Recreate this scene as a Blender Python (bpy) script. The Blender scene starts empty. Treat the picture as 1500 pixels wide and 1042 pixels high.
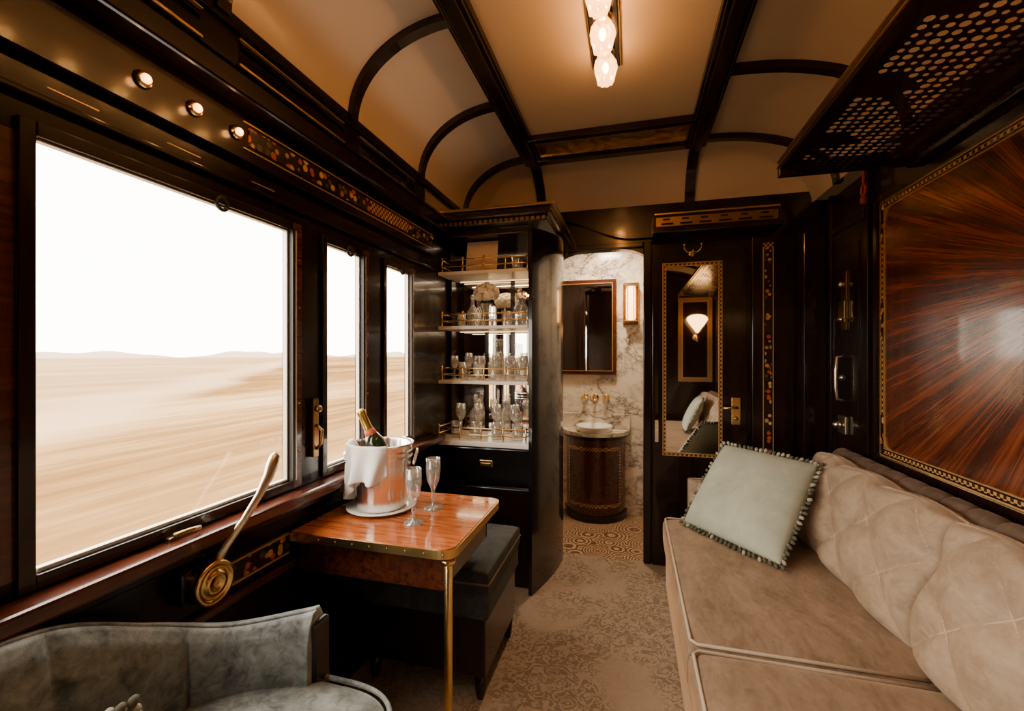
import bpy, bmesh, math, random
from mathutils import Vector, Matrix
random.seed(7)
pi=math.pi
# ------------------------------------------------------------ node helpers
def newmat(name):
    m=bpy.data.materials.new(name); m.use_nodes=True
    nt=m.node_tree; b=nt.nodes['Principled BSDF']
    return m,nt,b
def setb(b,**k):
    for a,v in k.items():
        n={'col':'Base Color','rough':'Roughness','metal':'Metallic','coat':'Coat Weight','coatr':'Coat Roughness','sheen':'Sheen Weight','sheenr':'Sheen Roughness',
           'trans':'Transmission Weight','ec':'Emission Color','es':'Emission Strength','ior':'IOR','spec':'Specular IOR Level','alpha':'Alpha'}[a]
        if a in('col','ec'): v=(*v,1)
        b.inputs[n].default_value=v
def coords(nt,scale=(1,1,1),geo=True,loc=(0,0,0),rot=(0,0,0)):
    if geo:
        g=nt.nodes.new('ShaderNodeNewGeometry'); o=g.outputs['Position']
    else:
        g=nt.nodes.new('ShaderNodeTexCoord'); o=g.outputs['Object']
    mp=nt.nodes.new('ShaderNodeMapping'); mp.inputs['Scale'].default_value=scale; mp.inputs['Location'].default_value=loc
    mp.inputs['Rotation'].default_value=rot
    nt.links.new(o,mp.inputs['Vector']); return mp.outputs[0]
def noise(nt,vec,scale=5,detail=4,dist=0,rough=.5):
    n=nt.nodes.new('ShaderNodeTexNoise'); n.inputs['Scale'].default_value=scale; n.inputs['Detail'].default_value=detail
    n.inputs['Distortion'].default_value=dist; n.inputs['Roughness'].default_value=rough
    nt.links.new(vec,n.inputs['Vector']); return n.outputs['Fac']
def voro(nt,vec,scale=5,feature='F1',out='Distance'):
    n=nt.nodes.new('ShaderNodeTexVoronoi'); n.feature=feature; n.inputs['Scale'].default_value=scale
    nt.links.new(vec,n.inputs['Vector']); return n.outputs[out]
def ramp(nt,fac,stops,interp='LINEAR'):
    r=nt.nodes.new('ShaderNodeValToRGB'); cr=r.color_ramp; cr.interpolation=interp
    while len(cr.elements)<len(stops): cr.elements.new(.5)
    for e,(p,c) in zip(cr.elements,stops):
        e.position=p; e.color=(*c,1) if len(c)==3 else c
    nt.links.new(fac,r.inputs[0]); return r.outputs[0]
def mth(nt,op,a,b=None,c=None):
    n=nt.nodes.new('ShaderNodeMath'); n.operation=op
    for i,v in enumerate((a,b,c)):
        if v is None: continue
        if isinstance(v,(int,float)): n.inputs[i].default_value=v
        else: nt.links.new(v,n.inputs[i])
    return n.outputs[0]
def mixc(nt,fac,a,b,mode='MIX'):
    n=nt.nodes.new('ShaderNodeMix'); n.data_type='RGBA'; n.blend_type=mode
    if isinstance(fac,(int,float)): n.inputs[0].default_value=fac
    else: nt.links.new(fac,n.inputs[0])
    for i,v in ((6,a),(7,b)):
        if isinstance(v,tuple): n.inputs[i].default_value=(*v,1)
        else: nt.links.new(v,n.inputs[i])
    return n.outputs[2]
def bump(nt,b,h,strength=.3,dist=.005):
    n=nt.nodes.new('ShaderNodeBump'); n.inputs['Strength'].default_value=strength; n.inputs['Distance'].default_value=dist
    nt.links.new(h,n.inputs['Height']); nt.links.new(n.outputs[0],b.inputs['Normal'])
def simple(name,**k):
    m,nt,b=newmat(name); setb(b,**k); return m
def wood(name,c1,c2,scale=(4,40,40),rough=.22,coat=.5,det=6,spec=.5):
    m,nt,b=newmat(name); v=coords(nt,scale)
    f=noise(nt,v,1.0,det,1.2)
    c=ramp(nt,f,[(.3,c1),(.7,c2)]); nt.links.new(c,b.inputs['Base Color'])
    setb(b,rough=rough,coat=coat,coatr=.08,spec=spec); return m
def velvet(name,c1,c2,sc=5,sheen=.6,strch=(1,1,1)):
    m,nt,b=newmat(name); v=coords(nt,strch); v1=coords(nt)
    f=mth(nt,'ADD',mth(nt,'MULTIPLY',noise(nt,v,sc,4,1.0,.6),.6),mth(nt,'MULTIPLY',noise(nt,v,sc*5,3,1,.6),.4))
    c=ramp(nt,f,[(.36,c1),(.62,c2)]); nt.links.new(c,b.inputs['Base Color'])
    setb(b,rough=.65,sheen=sheen,sheenr=.3,spec=.3); b.inputs['Sheen Tint'].default_value=(*[min(1,x*2.2) for x in c2],1)
    bump(nt,b,noise(nt,v1,350,2),.25,.002); return m
W_DARK=wood('dark_mahogany',(.005,.0022,.0015),(.018,.006,.003),(30,30,3),.22,.35,6,.35)
W_DARKH=wood('dark_mahogany_h',(.004,.0017,.0011),(.013,.0042,.002),(30,3,30),.24,.12,6,.18)
W_RED=wood('red_mahogany',(.035,.008,.004),(.11,.026,.009),(40,4,40),.22,.4)
W_TABLE=wood('table_mahogany',(.22,.046,.009),(.58,.155,.032),(5,60,60),.13,.8)
BLACK=simple('black_lacquer',col=(.006,.005,.005),rough=.18,coat=.4)
BRASS=simple('brass',col=(.82,.53,.20),rough=.25,metal=1)
BRASSD=simple('aged_brass',col=(.32,.20,.08),rough=.35,metal=1)
STEEL=simple('champagne_nickel',col=(.72,.60,.42),rough=.28,metal=1)
FRAMEM=simple('window_frame_metal',col=(.60,.53,.44),rough=.4,metal=.6)
SILVER=simple('polished_silver',col=(.93,.90,.85),rough=.25,metal=1)
MIRROR=simple('mirror_glass',col=(.90,.86,.80),rough=.02,metal=1)
WHITE=simple('white_stone',col=(.80,.73,.63),rough=.3)
LINEN=simple('white_linen',col=(.86,.83,.78),rough=.9)
PORC=simple('porcelain',col=(.85,.82,.77),rough=.15)
GREENB=simple('bottle_green_glass',col=(.012,.02,.008),rough=.08,coat=.5)
FOIL=simple('gold_foil',col=(.75,.52,.15),rough=.32,metal=1)
LABEL=simple('orange_label',col=(.45,.06,.02),rough=.5)
PAPER=simple('cream_card',col=(.66,.48,.34),rough=.8)
PETAL=simple('cream_petals',col=(.80,.72,.55),rough=.8)
LEAF=simple('leaf',col=(.05,.08,.03),rough=.6)
RUBBER=simple('dark_gasket',col=(.01,.009,.008),rough=.5)
REDCORD=simple('red_cord',col=(.25,.02,.02),rough=.7)
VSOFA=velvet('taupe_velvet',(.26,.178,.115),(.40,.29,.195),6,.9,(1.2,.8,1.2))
VSEAT=velvet('taupe_velvet_seat_shaded',(.165,.105,.062),(.30,.205,.13),5,.9,(1.5,.7,1.2))  # same sofa velvet, with the seats' dimmer light put into the colour
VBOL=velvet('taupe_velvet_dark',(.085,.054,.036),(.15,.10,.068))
VCHAIR=velvet('blue_grey_velvet',(.055,.064,.060),(.24,.255,.235),8,.9)
VSTOOL=velvet('charcoal_upholstery',(.020,.021,.020),(.055,.058,.052),6,.3)
VPIL=velvet('sage_silk',(.35,.37,.28),(.46,.475,.375),3,.35)
VPILC=velvet('cream_silk',(.44,.37,.28),(.55,.47,.37),3,.35)
FRINGE=simple('fringe_thread',col=(.085,.085,.05),rough=.9)
FRINGE2=simple('fringe_thread_light',col=(.34,.32,.23),rough=.9)
PIPING=simple('piping',col=(.15,.095,.06),rough=.8)
def emis(name,c,s,base=(.8,.6,.4)):
    return simple(name,col=base,ec=c,es=s,rough=.4)
LAMP=emis('lit_frosted_glass',(1,.52,.18),8)
SCON=emis('lit_sconce_glass',(1,.50,.17),8)
SPOT=emis('reflected_bulb_glow',(1,.34,.08),8)  # emissive glow for ceiling bulbs reflected in the frieze lacquer
BULB=emis('lamp_filament',(1,.62,.28),60)
STRIP=emis('bar_fill_strip',(1,.66,.34),2.0)  # glowing strips added to brighten the bar
def thin(name,base,tint,g0,g1,diff=0,em=0,ec=(1,.5,.2)):
    m,nt,b=newmat(name); nt.nodes.remove(b); o=nt.nodes['Material Output']
    t=nt.nodes.new('ShaderNodeBsdfTransparent'); t.inputs[0].default_value=(*tint,1)
    g=nt.nodes.new('ShaderNodeBsdfGlossy'); g.inputs['Roughness'].default_value=.03
    lw=nt.nodes.new('ShaderNodeLayerWeight'); lw.inputs[0].default_value=.35
    mr=nt.nodes.new('ShaderNodeMapRange'); mr.inputs[3].default_value=g0; mr.inputs[4].default_value=g1; nt.links.new(lw.outputs['Facing'],mr.inputs[0])
    mx=nt.nodes.new('ShaderNodeMixShader'); nt.links.new(mr.outputs[0],mx.inputs[0]); nt.links.new(t.outputs[0],mx.inputs[1]); nt.links.new(g.outputs[0],mx.inputs[2])
    out=mx.outputs[0]
    if diff:
        d=nt.nodes.new('ShaderNodeBsdfDiffuse'); d.inputs[0].default_value=(.9,.86,.8,1); m2=nt.nodes.new('ShaderNodeMixShader'); m2.inputs[0].default_value=diff
        nt.links.new(out,m2.inputs[1]); nt.links.new(d.outputs[0],m2.inputs[2]); out=m2.outputs[0]
    if em:
        e=nt.nodes.new('ShaderNodeEmission'); e.inputs[0].default_value=(*ec,1); e.inputs[1].default_value=em; a=nt.nodes.new('ShaderNodeAddShader')
        nt.links.new(out,a.inputs[0]); nt.links.new(e.outputs[0],a.inputs[1]); out=a.outputs[0]
    nt.links.new(out,o.inputs[0]); return m
PANE=thin('window_pane',None,(1,1,1),.02,.12)
GLASS=thin('cut_crystal',None,(.95,.94,.92),.10,.75,.10)
TULIP=thin('lit_tulip_glass',None,(.85,.66,.42),.05,.6,.15,2.4,(1,.42,.11))
m,nt,b=newmat('cream_ceiling'); v=coords(nt); c=ramp(nt,noise(nt,v,1.5,3),[(.3,(.48,.38,.28)),(.7,(.54,.43,.32))])
nt.links.new(c,b.inputs['Base Color']); setb(b,rough=.35,coat=.25,coatr=.2); CREAM=m
# marble
m,nt,b=newmat('veined_marble'); v=coords(nt,rot=(0,.6,.2))
def vein(sc,dist,w,seed):
    n1=noise(nt,coords(nt,(1,1,1.5),loc=(seed,0,seed),rot=(0,.7,0)),sc,10,dist,.65); return ramp(nt,mth(nt,'ABSOLUTE',mth(nt,'SUBTRACT',n1,.5)),[(0,(1,1,1)),(w,(.4,.4,.4)),(w*4,(0,0,0))])
va=mth(nt,'MAXIMUM',vein(1.9,.4,.014,3.1),mth(nt,'MULTIPLY',vein(4.5,.3,.012,9.3),.6))
c=mixc(nt,mth(nt,'MULTIPLY',va,ramp(nt,noise(nt,v,2.2,2),[(.36,(.25,.25,.25)),(.56,(1,1,1))])),(.80,.71,.58),(.10,.065,.045))
nt.links.new(c,b.inputs['Base Color']); setb(b,rough=.15); MARBLE=m
# carpet
m,nt,b=newmat('damask_carpet'); v=coords(nt)
f=noise(nt,v,17,3,3.5,.55); big=noise(nt,v,3.0,2,1.0)
msk=ramp(nt,f,[(.49,(0,0,0)),(.52,(1,1,1))]); mb=ramp(nt,big,[(.36,(.15,.15,.15)),(.52,(1,1,1))])
mm=mth(nt,'MULTIPLY',msk,mb)
c=mixc(nt,mm,(.40,.295,.20),(.20,.135,.085)); c=mixc(nt,mth(nt,'MULTIPLY',noise(nt,v,160,2),.4),c,(.30,.22,.145))
nt.links.new(c,b.inputs['Base Color']); setb(b,rough=.95); bump(nt,b,noise(nt,v,220,2),.6,.006); CARPET=m
m,nt,b=newmat('fan_mosaic'); v=coords(nt); d=voro(nt,v,5.5); s=mth(nt,'SINE',mth(nt,'MULTIPLY',d,62))
c=ramp(nt,mth(nt,'MULTIPLY_ADD',s,.5,.5),[(.35,(.14,.065,.028)),(.6,(.52,.36,.21))]); c=mixc(nt,ramp(nt,noise(nt,v,60,1),[(.45,(0,0,0)),(.6,(.5,.5,.5))]),c,(.2,.1,.05))
nt.links.new(c,b.inputs['Base Color']); setb(b,rough=.4); MOSAIC=m
m,nt,b=newmat('floral_marquetry'); v=coords(nt)
d=voro(nt,v,34); cc=voro(nt,v,34,out='Color'); sep=nt.nodes.new('ShaderNodeSeparateColor'); nt.links.new(cc,sep.inputs[0])
hue=ramp(nt,sep.outputs[0],[(.0,(.48,.24,.07)),(.4,(.38,.08,.02)),(.65,(.52,.34,.14)),(.85,(.08,.06,.02))],'CONSTANT')
c=mixc(nt,ramp(nt,d,[(.35,(0,0,0)),(.45,(1,1,1))]),hue,(.018,.006,.003)); nt.links.new(c,b.inputs['Base Color']); setb(b,rough=.25,coat=.4); FLOR=m
m,nt,b=newmat('key_inlay'); v=coords(nt); ch=nt.nodes.new('ShaderNodeTexChecker'); ch.inputs['Scale'].default_value=75; nt.links.new(v,ch.inputs[0])
ch.inputs[1].default_value=(.46,.25,.08,1); ch.inputs[2].default_value=(.05,.017,.008,1); nt.links.new(ch.outputs[0],b.inputs['Base Color']); setb(b,rough=.25,coat=.4); KEY=m
GOLD=simple('gold_inlay',col=(.62,.37,.12),rough=.3,metal=.6)
# sunburst veneer
m,nt,b=newmat('sunburst_veneer'); g=nt.nodes.new('ShaderNodeNewGeometry'); sp=nt.nodes.new('ShaderNodeSeparateXYZ'); nt.links.new(g.outputs['Position'],sp.inputs[0])
dy=mth(nt,'SUBTRACT',sp.outputs[1],1.42); dz=mth(nt,'SUBTRACT',sp.outputs[2],1.58)
ang=mth(nt,'ARCTAN2',dz,dy); rad=mth(nt,'SQRT',mth(nt,'ADD',mth(nt,'MULTIPLY',dy,dy),mth(nt,'MULTIPLY',dz,dz)))
def cmb(a,bb):
    n=nt.nodes.new('ShaderNodeCombineXYZ'); nt.links.new(a,n.inputs[0]); nt.links.new(bb,n.inputs[1]); return n.outputs[0]
f1=noise(nt,cmb(mth(nt,'MULTIPLY',ang,13.0),mth(nt,'MULTIPLY',rad,.7)),1.0,2,0); f2=noise(nt,cmb(mth(nt,'MULTIPLY',ang,70.0),mth(nt,'MULTIPLY',rad,2.6)),1.0,5,.2,.7)
f=mth(nt,'ADD',mth(nt,'MULTIPLY',f1,.45),mth(nt,'MULTIPLY',f2,.55))
c=ramp(nt,f,[(.38,(.014,.0035,.002)),(.47,(.068,.013,.005)),(.55,(.14,.028,.008)),(.66,(.25,.065,.019))]); nt.links.new(c,b.inputs['Base Color']); setb(b,rough=.25,coat=.35,coatr=.07); SUNB=m
# outside ground
m,nt,b=newmat('dry_grass_plain'); v=coords(nt,(.10,.016,1),rot=(0,0,.25)); v2=coords(nt,(1.3,.09,1),rot=(0,0,.12)); v3=coords(nt,(.02,.008,1),rot=(0,0,.5)); v4=coords(nt,(4,.5,1),rot=(0,0,.05))
f=mth(nt,'ADD',mth(nt,'ADD',mth(nt,'MULTIPLY',noise(nt,v,1,3,.6),.42),mth(nt,'MULTIPLY',noise(nt,v2,1,5,.5),.22)),mth(nt,'ADD',mth(nt,'MULTIPLY',noise(nt,v3,1,3,.5),.26),mth(nt,'MULTIPLY',noise(nt,v4,1,3,.5),.10)))
c=ramp(nt,f,[(.40,(.085,.042,.014)),(.47,(.135,.073,.026)),(.53,(.20,.122,.050)),(.61,(.29,.195,.10))])
g=nt.nodes.new('ShaderNodeNewGeometry'); sp=nt.nodes.new('ShaderNodeSeparateXYZ'); nt.links.new(g.outputs['Position'],sp.inputs[0])
dd=mth(nt,'ADD',mth(nt,'MULTIPLY',mth(nt,'ADD',sp.outputs[0],20.2),.769),mth(nt,'MULTIPLY',mth(nt,'SUBTRACT',sp.outputs[1],10.7),.639))
dd=mth(nt,'ADD',dd,mth(nt,'MULTIPLY',mth(nt,'SUBTRACT',noise(nt,coords(nt,(.05,.05,1)),1,3),.5),9))
tr=ramp(nt,mth(nt,'MULTIPLY_ADD',dd,.05,.5),[(.20,(.40,.40,.40)),(.40,(.8,.8,.8)),(.53,(.75,.75,.75)),(.66,(0,0,0))])
c=mixc(nt,tr,c,(.30,.205,.125))
nt.links.new(c,b.inputs['Base Color']); setb(b,rough=1,spec=0); GRASS=m
HILL=simple('hazy_hill',col=(.30,.225,.17),rough=1,spec=0)

# ------------------------------------------------------------ mesh builder
class B:
    def __init__(s): s.bm=bmesh.new(); s.m=[]
    def mi(s,mat):
        if mat not in s.m: s.m.append(mat)
        return s.m.index(mat)
    def raw(s,vs,fs,mat,smooth=False):
        i=s.mi(mat); bv=[s.bm.verts.new(v) for v in vs]
        for f in fs:
            try: fc=s.bm.faces.new([bv[k] for k in f]); fc.material_index=i; fc.smooth=smooth
            except ValueError: pass
        return s
    def box(s,x0,x1,y0,y1,z0,z1,mat,bev=0,rot=None,seg=2):
        c=Vector(((x0+x1)/2,(y0+y1)/2,(z0+z1)/2)); t=bmesh.new(); bmesh.ops.create_cube(t,size=1)
        for v in t.verts: v.co=Vector((v.co.x*(x1-x0),v.co.y*(y1-y0),v.co.z*(z1-z0)))
        if bev>0: bmesh.ops.bevel(t,geom=t.edges[:],offset=bev,segments=seg,profile=.5,affect='EDGES')
        t.verts.index_update()
        vs=[((rot@v.co) if rot else v.co)+c for v in t.verts]; fs=[[v.index for v in f.verts] for f in t.faces]
        t.free(); return s.raw(vs,fs,mat,False)
    def lathe(s,o,prof,mat,seg=28,M=None,rib=None):
        o=Vector(o); vs=[];fs=[];n=len(prof)
        for (r,z) in prof:
            for k in range(seg):
                a=2*pi*k/seg; rr=max(r,1e-4)*(1+(rib[1]*math.cos(rib[0]*a) if rib else 0))
                p=Vector((rr*math.cos(a),rr*math.sin(a),z)); vs.append((M@p if M else p)+o)
        for i in range(n-1):
            for k in range(seg):
                k2=(k+1)%seg; fs.append((i*seg+k,i*seg+k2,(i+1)*seg+k2,(i+1)*seg+k))
        if prof[0][0]>2e-4: fs.append(tuple(range(seg))[::-1])
        if prof[-1][0]>2e-4: fs.append(tuple((n-1)*seg+k for k in range(seg)))
        return s.raw(vs,fs,mat,True)
    def cyl(s,p0,p1,r0,mat,r1=None,seg=20):
        p0=Vector(p0);p1=Vector(p1); r1=r0 if r1 is None else r1; d=p1-p0; M=d.to_track_quat('Z','Y').to_matrix()
        e=min(r0,r1)*.15
        return s.lathe(p0,[(r0-e,0),(r0,e),(r1,d.length-e),(r1-e,d.length)],mat,seg,M)
    def sph(s,c,r,mat,seg=12,M=None):
        rx,ry,rz=(r,r,r) if not isinstance(r,tuple) else r; vs=[];fs=[];n=max(4,seg//2+1)
        for i in range(n):
            ph=pi*i/(n-1)
            for k in range(seg):
                a=2*pi*k/seg; p=Vector((rx*max(math.sin(ph),1e-3)*math.cos(a),ry*max(math.sin(ph),1e-3)*math.sin(a),-rz*math.cos(ph)))
                vs.append((M@p if M else p)+Vector(c))
        for i in range(n-1):
            for k in range(seg):
                k2=(k+1)%seg; fs.append((i*seg+k,i*seg+k2,(i+1)*seg+k2,(i+1)*seg+k))
        return s.raw(vs,fs,mat,True)
    def tube(s,pts,r,mat,seg=8,closed=False,flat=None):
        pts=[Vector(p) for p in pts]; n=len(pts); vs=[];fs=[]; up=None
        for i,p in enumerate(pts):
            if closed: t=pts[(i+1)%n]-pts[i-1]
            else: t=pts[min(i+1,n-1)]-pts[max(i-1,0)]
            t.normalize()
            if up is None: up=Vector((0,0,1)) if abs(t.z)<.9 else Vector((1,0,0))
            a=t.cross(up); a.normalize(); u=a.cross(t); up=u
            rr=r[i] if isinstance(r,list) else r
            for k in range(seg):
                q=2*pi*k/seg; vs.append(p+a*rr*math.cos(q)*(flat or 1)+u*rr*math.sin(q))
        for i in range(n if closed else n-1):
            j=(i+1)%n
            for k in range(seg):
                k2=(k+1)%seg; fs.append((i*seg+k,i*seg+k2,j*seg+k2,j*seg+k))
        if not closed: fs.append(tuple(range(seg))[::-1]); fs.append(tuple((n-1)*seg+k for k in range(seg)))
        return s.raw(vs,fs,mat,True)
    def sweep(s,pts,side,w,d,mat):
        pts=[Vector(p) for p in pts]; side=Vector(side).normalized(); vs=[];fs=[];n=len(pts)
        for i,p in enumerate(pts):
            t=(pts[min(i+1,n-1)]-pts[max(i-1,0)]).normalized(); nn=t.cross(side).normalized()
            for a,b2 in((-1,-1),(1,-1),(1,1),(-1,1)): vs.append(p+side*a*w/2+nn*b2*d/2)
        for i in range(n-1):
            for k in range(4): fs.append((i*4+k,i*4+(k+1)%4,(i+1)*4+(k+1)%4,(i+1)*4+k))
        fs.append((3,2,1,0)); fs.append(tuple((n-1)*4+k for k in range(4)))
        return s.raw(vs,fs,mat,False)
    def grid(s,fn,nu,nv,mat,smooth=True):
        vs=[fn(i/nu,j/nv) for i in range(nu+1) for j in range(nv+1)]
        fs=[(i*(nv+1)+j,(i+1)*(nv+1)+j,(i+1)*(nv+1)+j+1,i*(nv+1)+j+1) for i in range(nu) for j in range(nv)]
        return s.raw(vs,fs,mat,smooth)
    def pillow(s,BL,BR,TR,TL,T,mat,ex=4,nu=50,nv=40,groove=None,amp=0,both=True,pipe=None,piper=.006,wave=None,seams=None,seammat=None):
        BL,BR,TR,TL=map(Vector,(BL,BR,TR,TL)); n=((BR-BL).cross(TL-BL)).normalized()
        def pt(a,c):
            p=BL*(1-a)*(1-c)+BR*a*(1-c)+TR*a*c+TL*(1-a)*c
            if wave: p=p+wave(a,c)
            return p
        def surf(a,c,sg=1):
            h=max(0,(1-abs(2*a-1)**ex))**(1/ex)*max(0,(1-abs(2*c-1)**ex))**(1/ex)*T
            if groove and sg==1: h-=amp*groove(a,c)*min(1,h/(T*.8))
            return pt(a,c)+n*h*sg
        for sg in ((1,-1)):
            def fn(a,c,sg=sg):
                a=.5-.5*math.cos(pi*a) if ex>2 else a; c=.5-.5*math.cos(pi*c) if ex>2 else c
                return surf(a,c,sg)
            s.grid(fn,nu,nv,mat)
        if seams:
            for (a0,c0,a1,c1) in seams:
                s.tube([surf(a0+(a1-a0)*k/30,c0+(c1-c0)*k/30)+n*.001 for k in range(31)],.0028,seammat or mat,6)
        if pipe:
            pts=[];k=24
            for i in range(k): pts.append(pt(i/k,0))
            for i in range(k): pts.append(pt(1,i/k))
            for i in range(k): pts.append(pt(1-i/k,1))
            for i in range(k): pts.append(pt(0,1-i/k))
            s.tube(pts,piper,pipe,6,True)
        return s
    def done(s,name,bevel=0,parent=None,weld=False):
        bmesh.ops.recalc_face_normals(s.bm,faces=s.bm.faces)
        xs=[v.co for v in s.bm.verts]; c=Vector(((min(v.x for v in xs)+max(v.x for v in xs))/2,(min(v.y for v in xs)+max(v.y for v in xs))/2,min(v.z for v in xs)))
        for v in s.bm.verts: v.co-=c
        me=bpy.data.meshes.new(name); s.bm.to_mesh(me); s.bm.free()
        for mt in s.m: me.materials.append(mt)
        o=bpy.data.objects.new(name,me); o.location=c; bpy.context.collection.objects.link(o)
        if parent: o.parent=parent
        return o

XL,XR=-1.16,1.15; Y0,Y1=-.9,3.05; EYE=1.36; ZS=2.28; ZC=2.6; BXL,BXR=-.60,.36; CXL,CXR=-1.05,1.05
# ------------------------------------------------------------ room shell
B().box(-1.3,1.3,Y0-.1,3.06,-.06,0,CARPET).done('floor')
wins=[(-.75,.2),(.61,1.30),(1.49,1.725),(1.93,2.17)]; WZ0,WZ1=.92,1.80
WT=.028
b=B(); b.box(XL-WT,XL,Y0,Y1,0,WZ0,W_DARKH); b.box(XL-WT,XL,Y0,Y1,WZ1,2.4,W_DARKH)
ys=[Y0]+[y for w in wins for y in w]+[Y1]
for i in range(0,len(ys),2): b.box(XL-WT,XL,ys[i],ys[i+1],WZ0,WZ1,W_DARK if i!=2 else W_RED)
b.done('wall_left')
for i,(a,c) in enumerate(wins):
    b=B(); x0,x1=XL-.0,XL+.012
    for (y0,y1,z0,z1,mt,xa,xb) in ((a-.028,a,WZ0-.03,WZ1+.03,W_DARK,x0,x1),(c+.008,c+.05,WZ0-.03,WZ1+.03,W_RED,x0,x1),(a,c+.008,WZ1,WZ1+.03,W_DARK,x0,x1),(a,c+.008,WZ0-.03,WZ0,W_DARK,x0,x1)):
        b.box(xa,xb,y0,y1,z0,z1,mt,.003)
    f=.009
    for (y0,y1,z0,z1) in ((a+.001,a+f*.5,WZ0+.001,WZ1-.001),(c-f,c-.001,WZ0+.001,WZ1-.001),(a+f,c-f,WZ1-f*.6,WZ1-.001),(a+f,c-f,WZ0+.001,WZ0+f)):
        b.box(XL-.018,XL-.001,y0,y1,z0,z1,FRAMEM,.002)
    b.box(XL,XL+.018,c+.012,c+.018,WZ0,WZ1,FRAMEM,.001)
    b.box(XL,XL+.016,c,c+.011,WZ0,WZ1,RUBBER)
    b.box(XL-.012,XL-.009,a+.006,c-.006,WZ0+.006,WZ1-.006,PANE)
    ym=(a+c)/2+.1*(c-a)
    b.tube([(XL+.014,ym+.018*math.cos(t),WZ1+.0+.018*math.sin(t)) for t in [k*pi/8 for k in range(16)]],.006,RUBBER,6,True)
    for k in range(5): b.sph((XL+.013,c+.034,WZ0+.1+k*.17),.004,BRASS,8)
    b.done('window_%d'%(i+1))
# left wall trims
b=B()
b.box(XL,XL+.075,Y0,Y1-.56,WZ0-.075,WZ0-.035,W_RED,.008)
b.box(XL,XL+.03,Y0,Y1-.56,WZ0-.11,WZ0-.08,W_DARKH,.005); b.done('trim_1')
b=B()
for y in (-.6,.0,.35,1.02):
    b.box(XL,XL+.008,y,y+.27,.68,.735,FLOR); b.box(XL,XL+.01,y,y+.27,.737,.743,GOLD); b.box(XL,XL+.01,y,y+.27,.672,.678,GOLD)
b.box(XL,XL+.02,Y0,2.45,.62,.645,W_RED,.004); b.box(XL,XL+.02,Y0,2.45,.0,.12,W_DARKH,.004); b.done('trim_2')
b=B()
b.box(XL,XL+.02,Y0,2.45,1.87,1.885,W_DARKH,.004); b.box(XL,XL+.03,Y0,2.45,1.95,2.10,W_DARKH,.004)
b.box(XL+.03,XL+.034,1.10,2.4,2.0,2.055,FLOR)
for z in (1.985,2.065): b.box(XL+.03,XL+.0345,1.08,2.4,z,z+.003,GOLD)
for y in (.62,.86,1.12): b.box(XL+.02,XL+.024,y,y+.09,1.90,1.902,GOLD)
b.box(XL+.03,XL+.0345,1.75,2.1,2.0,2.055,KEY); b.done('trim_3')
b=B()
b.box(XL,CXL-.015,Y0,Y1,2.10,2.165,W_DARKH,.008); b.box(XL,CXL-.01,Y0,Y1,2.165,2.25,W_DARKH); b.box(XL,CXL+.01,Y0,Y1,2.253,2.29,W_DARKH,.006)
for y in (-.75,-.2,.38,.96,1.53,2.11):
    b.box(CXL-.009,CXL-.006,y+.04,y+.50,2.175,2.24,MIRROR); b.box(CXL-.01,CXL-.001,y+.035,y+.505,2.168,2.174,BRASSD); b.box(CXL-.01,CXL-.001,y+.035,y+.505,2.241,2.245,BRASSD)
b.done('trim_4')
# right wall
B().box(XR,XR+.1,Y0,Y1,0,2.4,W_DARK).done('wall_right')
b=B()
PY0,PY1,PZ0,PZ1=.40,2.44,.93,2.04
b.box(XR-.012,XR,PY0,PY1,PZ0,PZ1,SUNB)
def frame(b,y0,y1,z0,z1,w,x0,x1,mt):
    b.box(x0,x1,y0-w,y0,z0-w,z1+w,mt); b.box(x0,x1,y1,y1+w,z0-w,z1+w,mt); b.box(x0,x1,y0,y1,z0-w,z0,mt); b.box(x0,x1,y0,y1,z1,z1+w,mt)
frame(b,PY0,PY1,PZ0,PZ1,.005,XR-.016,XR,GOLD); frame(b,PY0-.005,PY1+.005,PZ0-.005,PZ1+.005,.007,XR-.013,XR,W_DARK)
frame(b,PY0-.012,PY1+.012,PZ0-.012,PZ1+.012,.016,XR-.014,XR,KEY)
frame(b,PY0-.028,PY1+.028,PZ0-.028,PZ1+.028,.006,XR-.013,XR,W_DARK)
frame(b,PY0-.034,PY1+.034,PZ0-.034,PZ1+.034,.005,XR-.016,XR,GOLD); frame(b,PY0-.04,PY1+.04,PZ0-.04,PZ1+.04,.03,XR-.03,XR,W_DARK)
for (z0) in (PZ0-.03,PZ0+.5,PZ1-.15): b.box(XR-.017,XR-.013,PY1+.008,PY1+.032,z0,z0+.18,FLOR)
for (yy,zz,sy,sz) in ((PY1,PZ0,-1,1),(PY1,PZ1,-1,-1)):
    b.sweep([Vector((XR-.014,yy+sy*.05*(1-math.cos(q)),zz+sz*.05*(1-math.sin(q)))) for q in [k*pi/16 for k in range(9)]],(1,0,0),.008,.008,GOLD)
b.done('trim_8')
b=B()
b.box(XR-.03,XR,2.56,2.60,0,2.3,W_DARK,.004); b.box(XR-.03,XR,2.98,3.02,0,2.3,W_DARK,.004); b.box(XR-.03,XR,2.60,2.98,2.05,2.1,W_DARK,.004)
b.box(XR-.02,XR,2.60,2.98,0,2.05,W_DARK); b.box(XR-.026,XR-.02,2.66,2.72,1.0,1.95,W_DARK,.003)
yh=2.82
b.box(XR-.028,XR-.02,yh-.03,yh+.03,1.50,1.82,BRASSD,.002); b.cyl((XR-.03,yh,1.56),(XR-.07,yh,1.56),.012,BRASS); b.tube([(XR-.07,yh,1.56),(XR-.075,yh-.05,1.56),(XR-.07,yh-.09,1.55)],.009,BRASS)
b.box(XR-.04,XR-.02,yh-.035,yh+.035,1.54,1.66,BRASS,.004); b.sph((XR-.04,yh,1.75),.018,STEEL)
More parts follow.
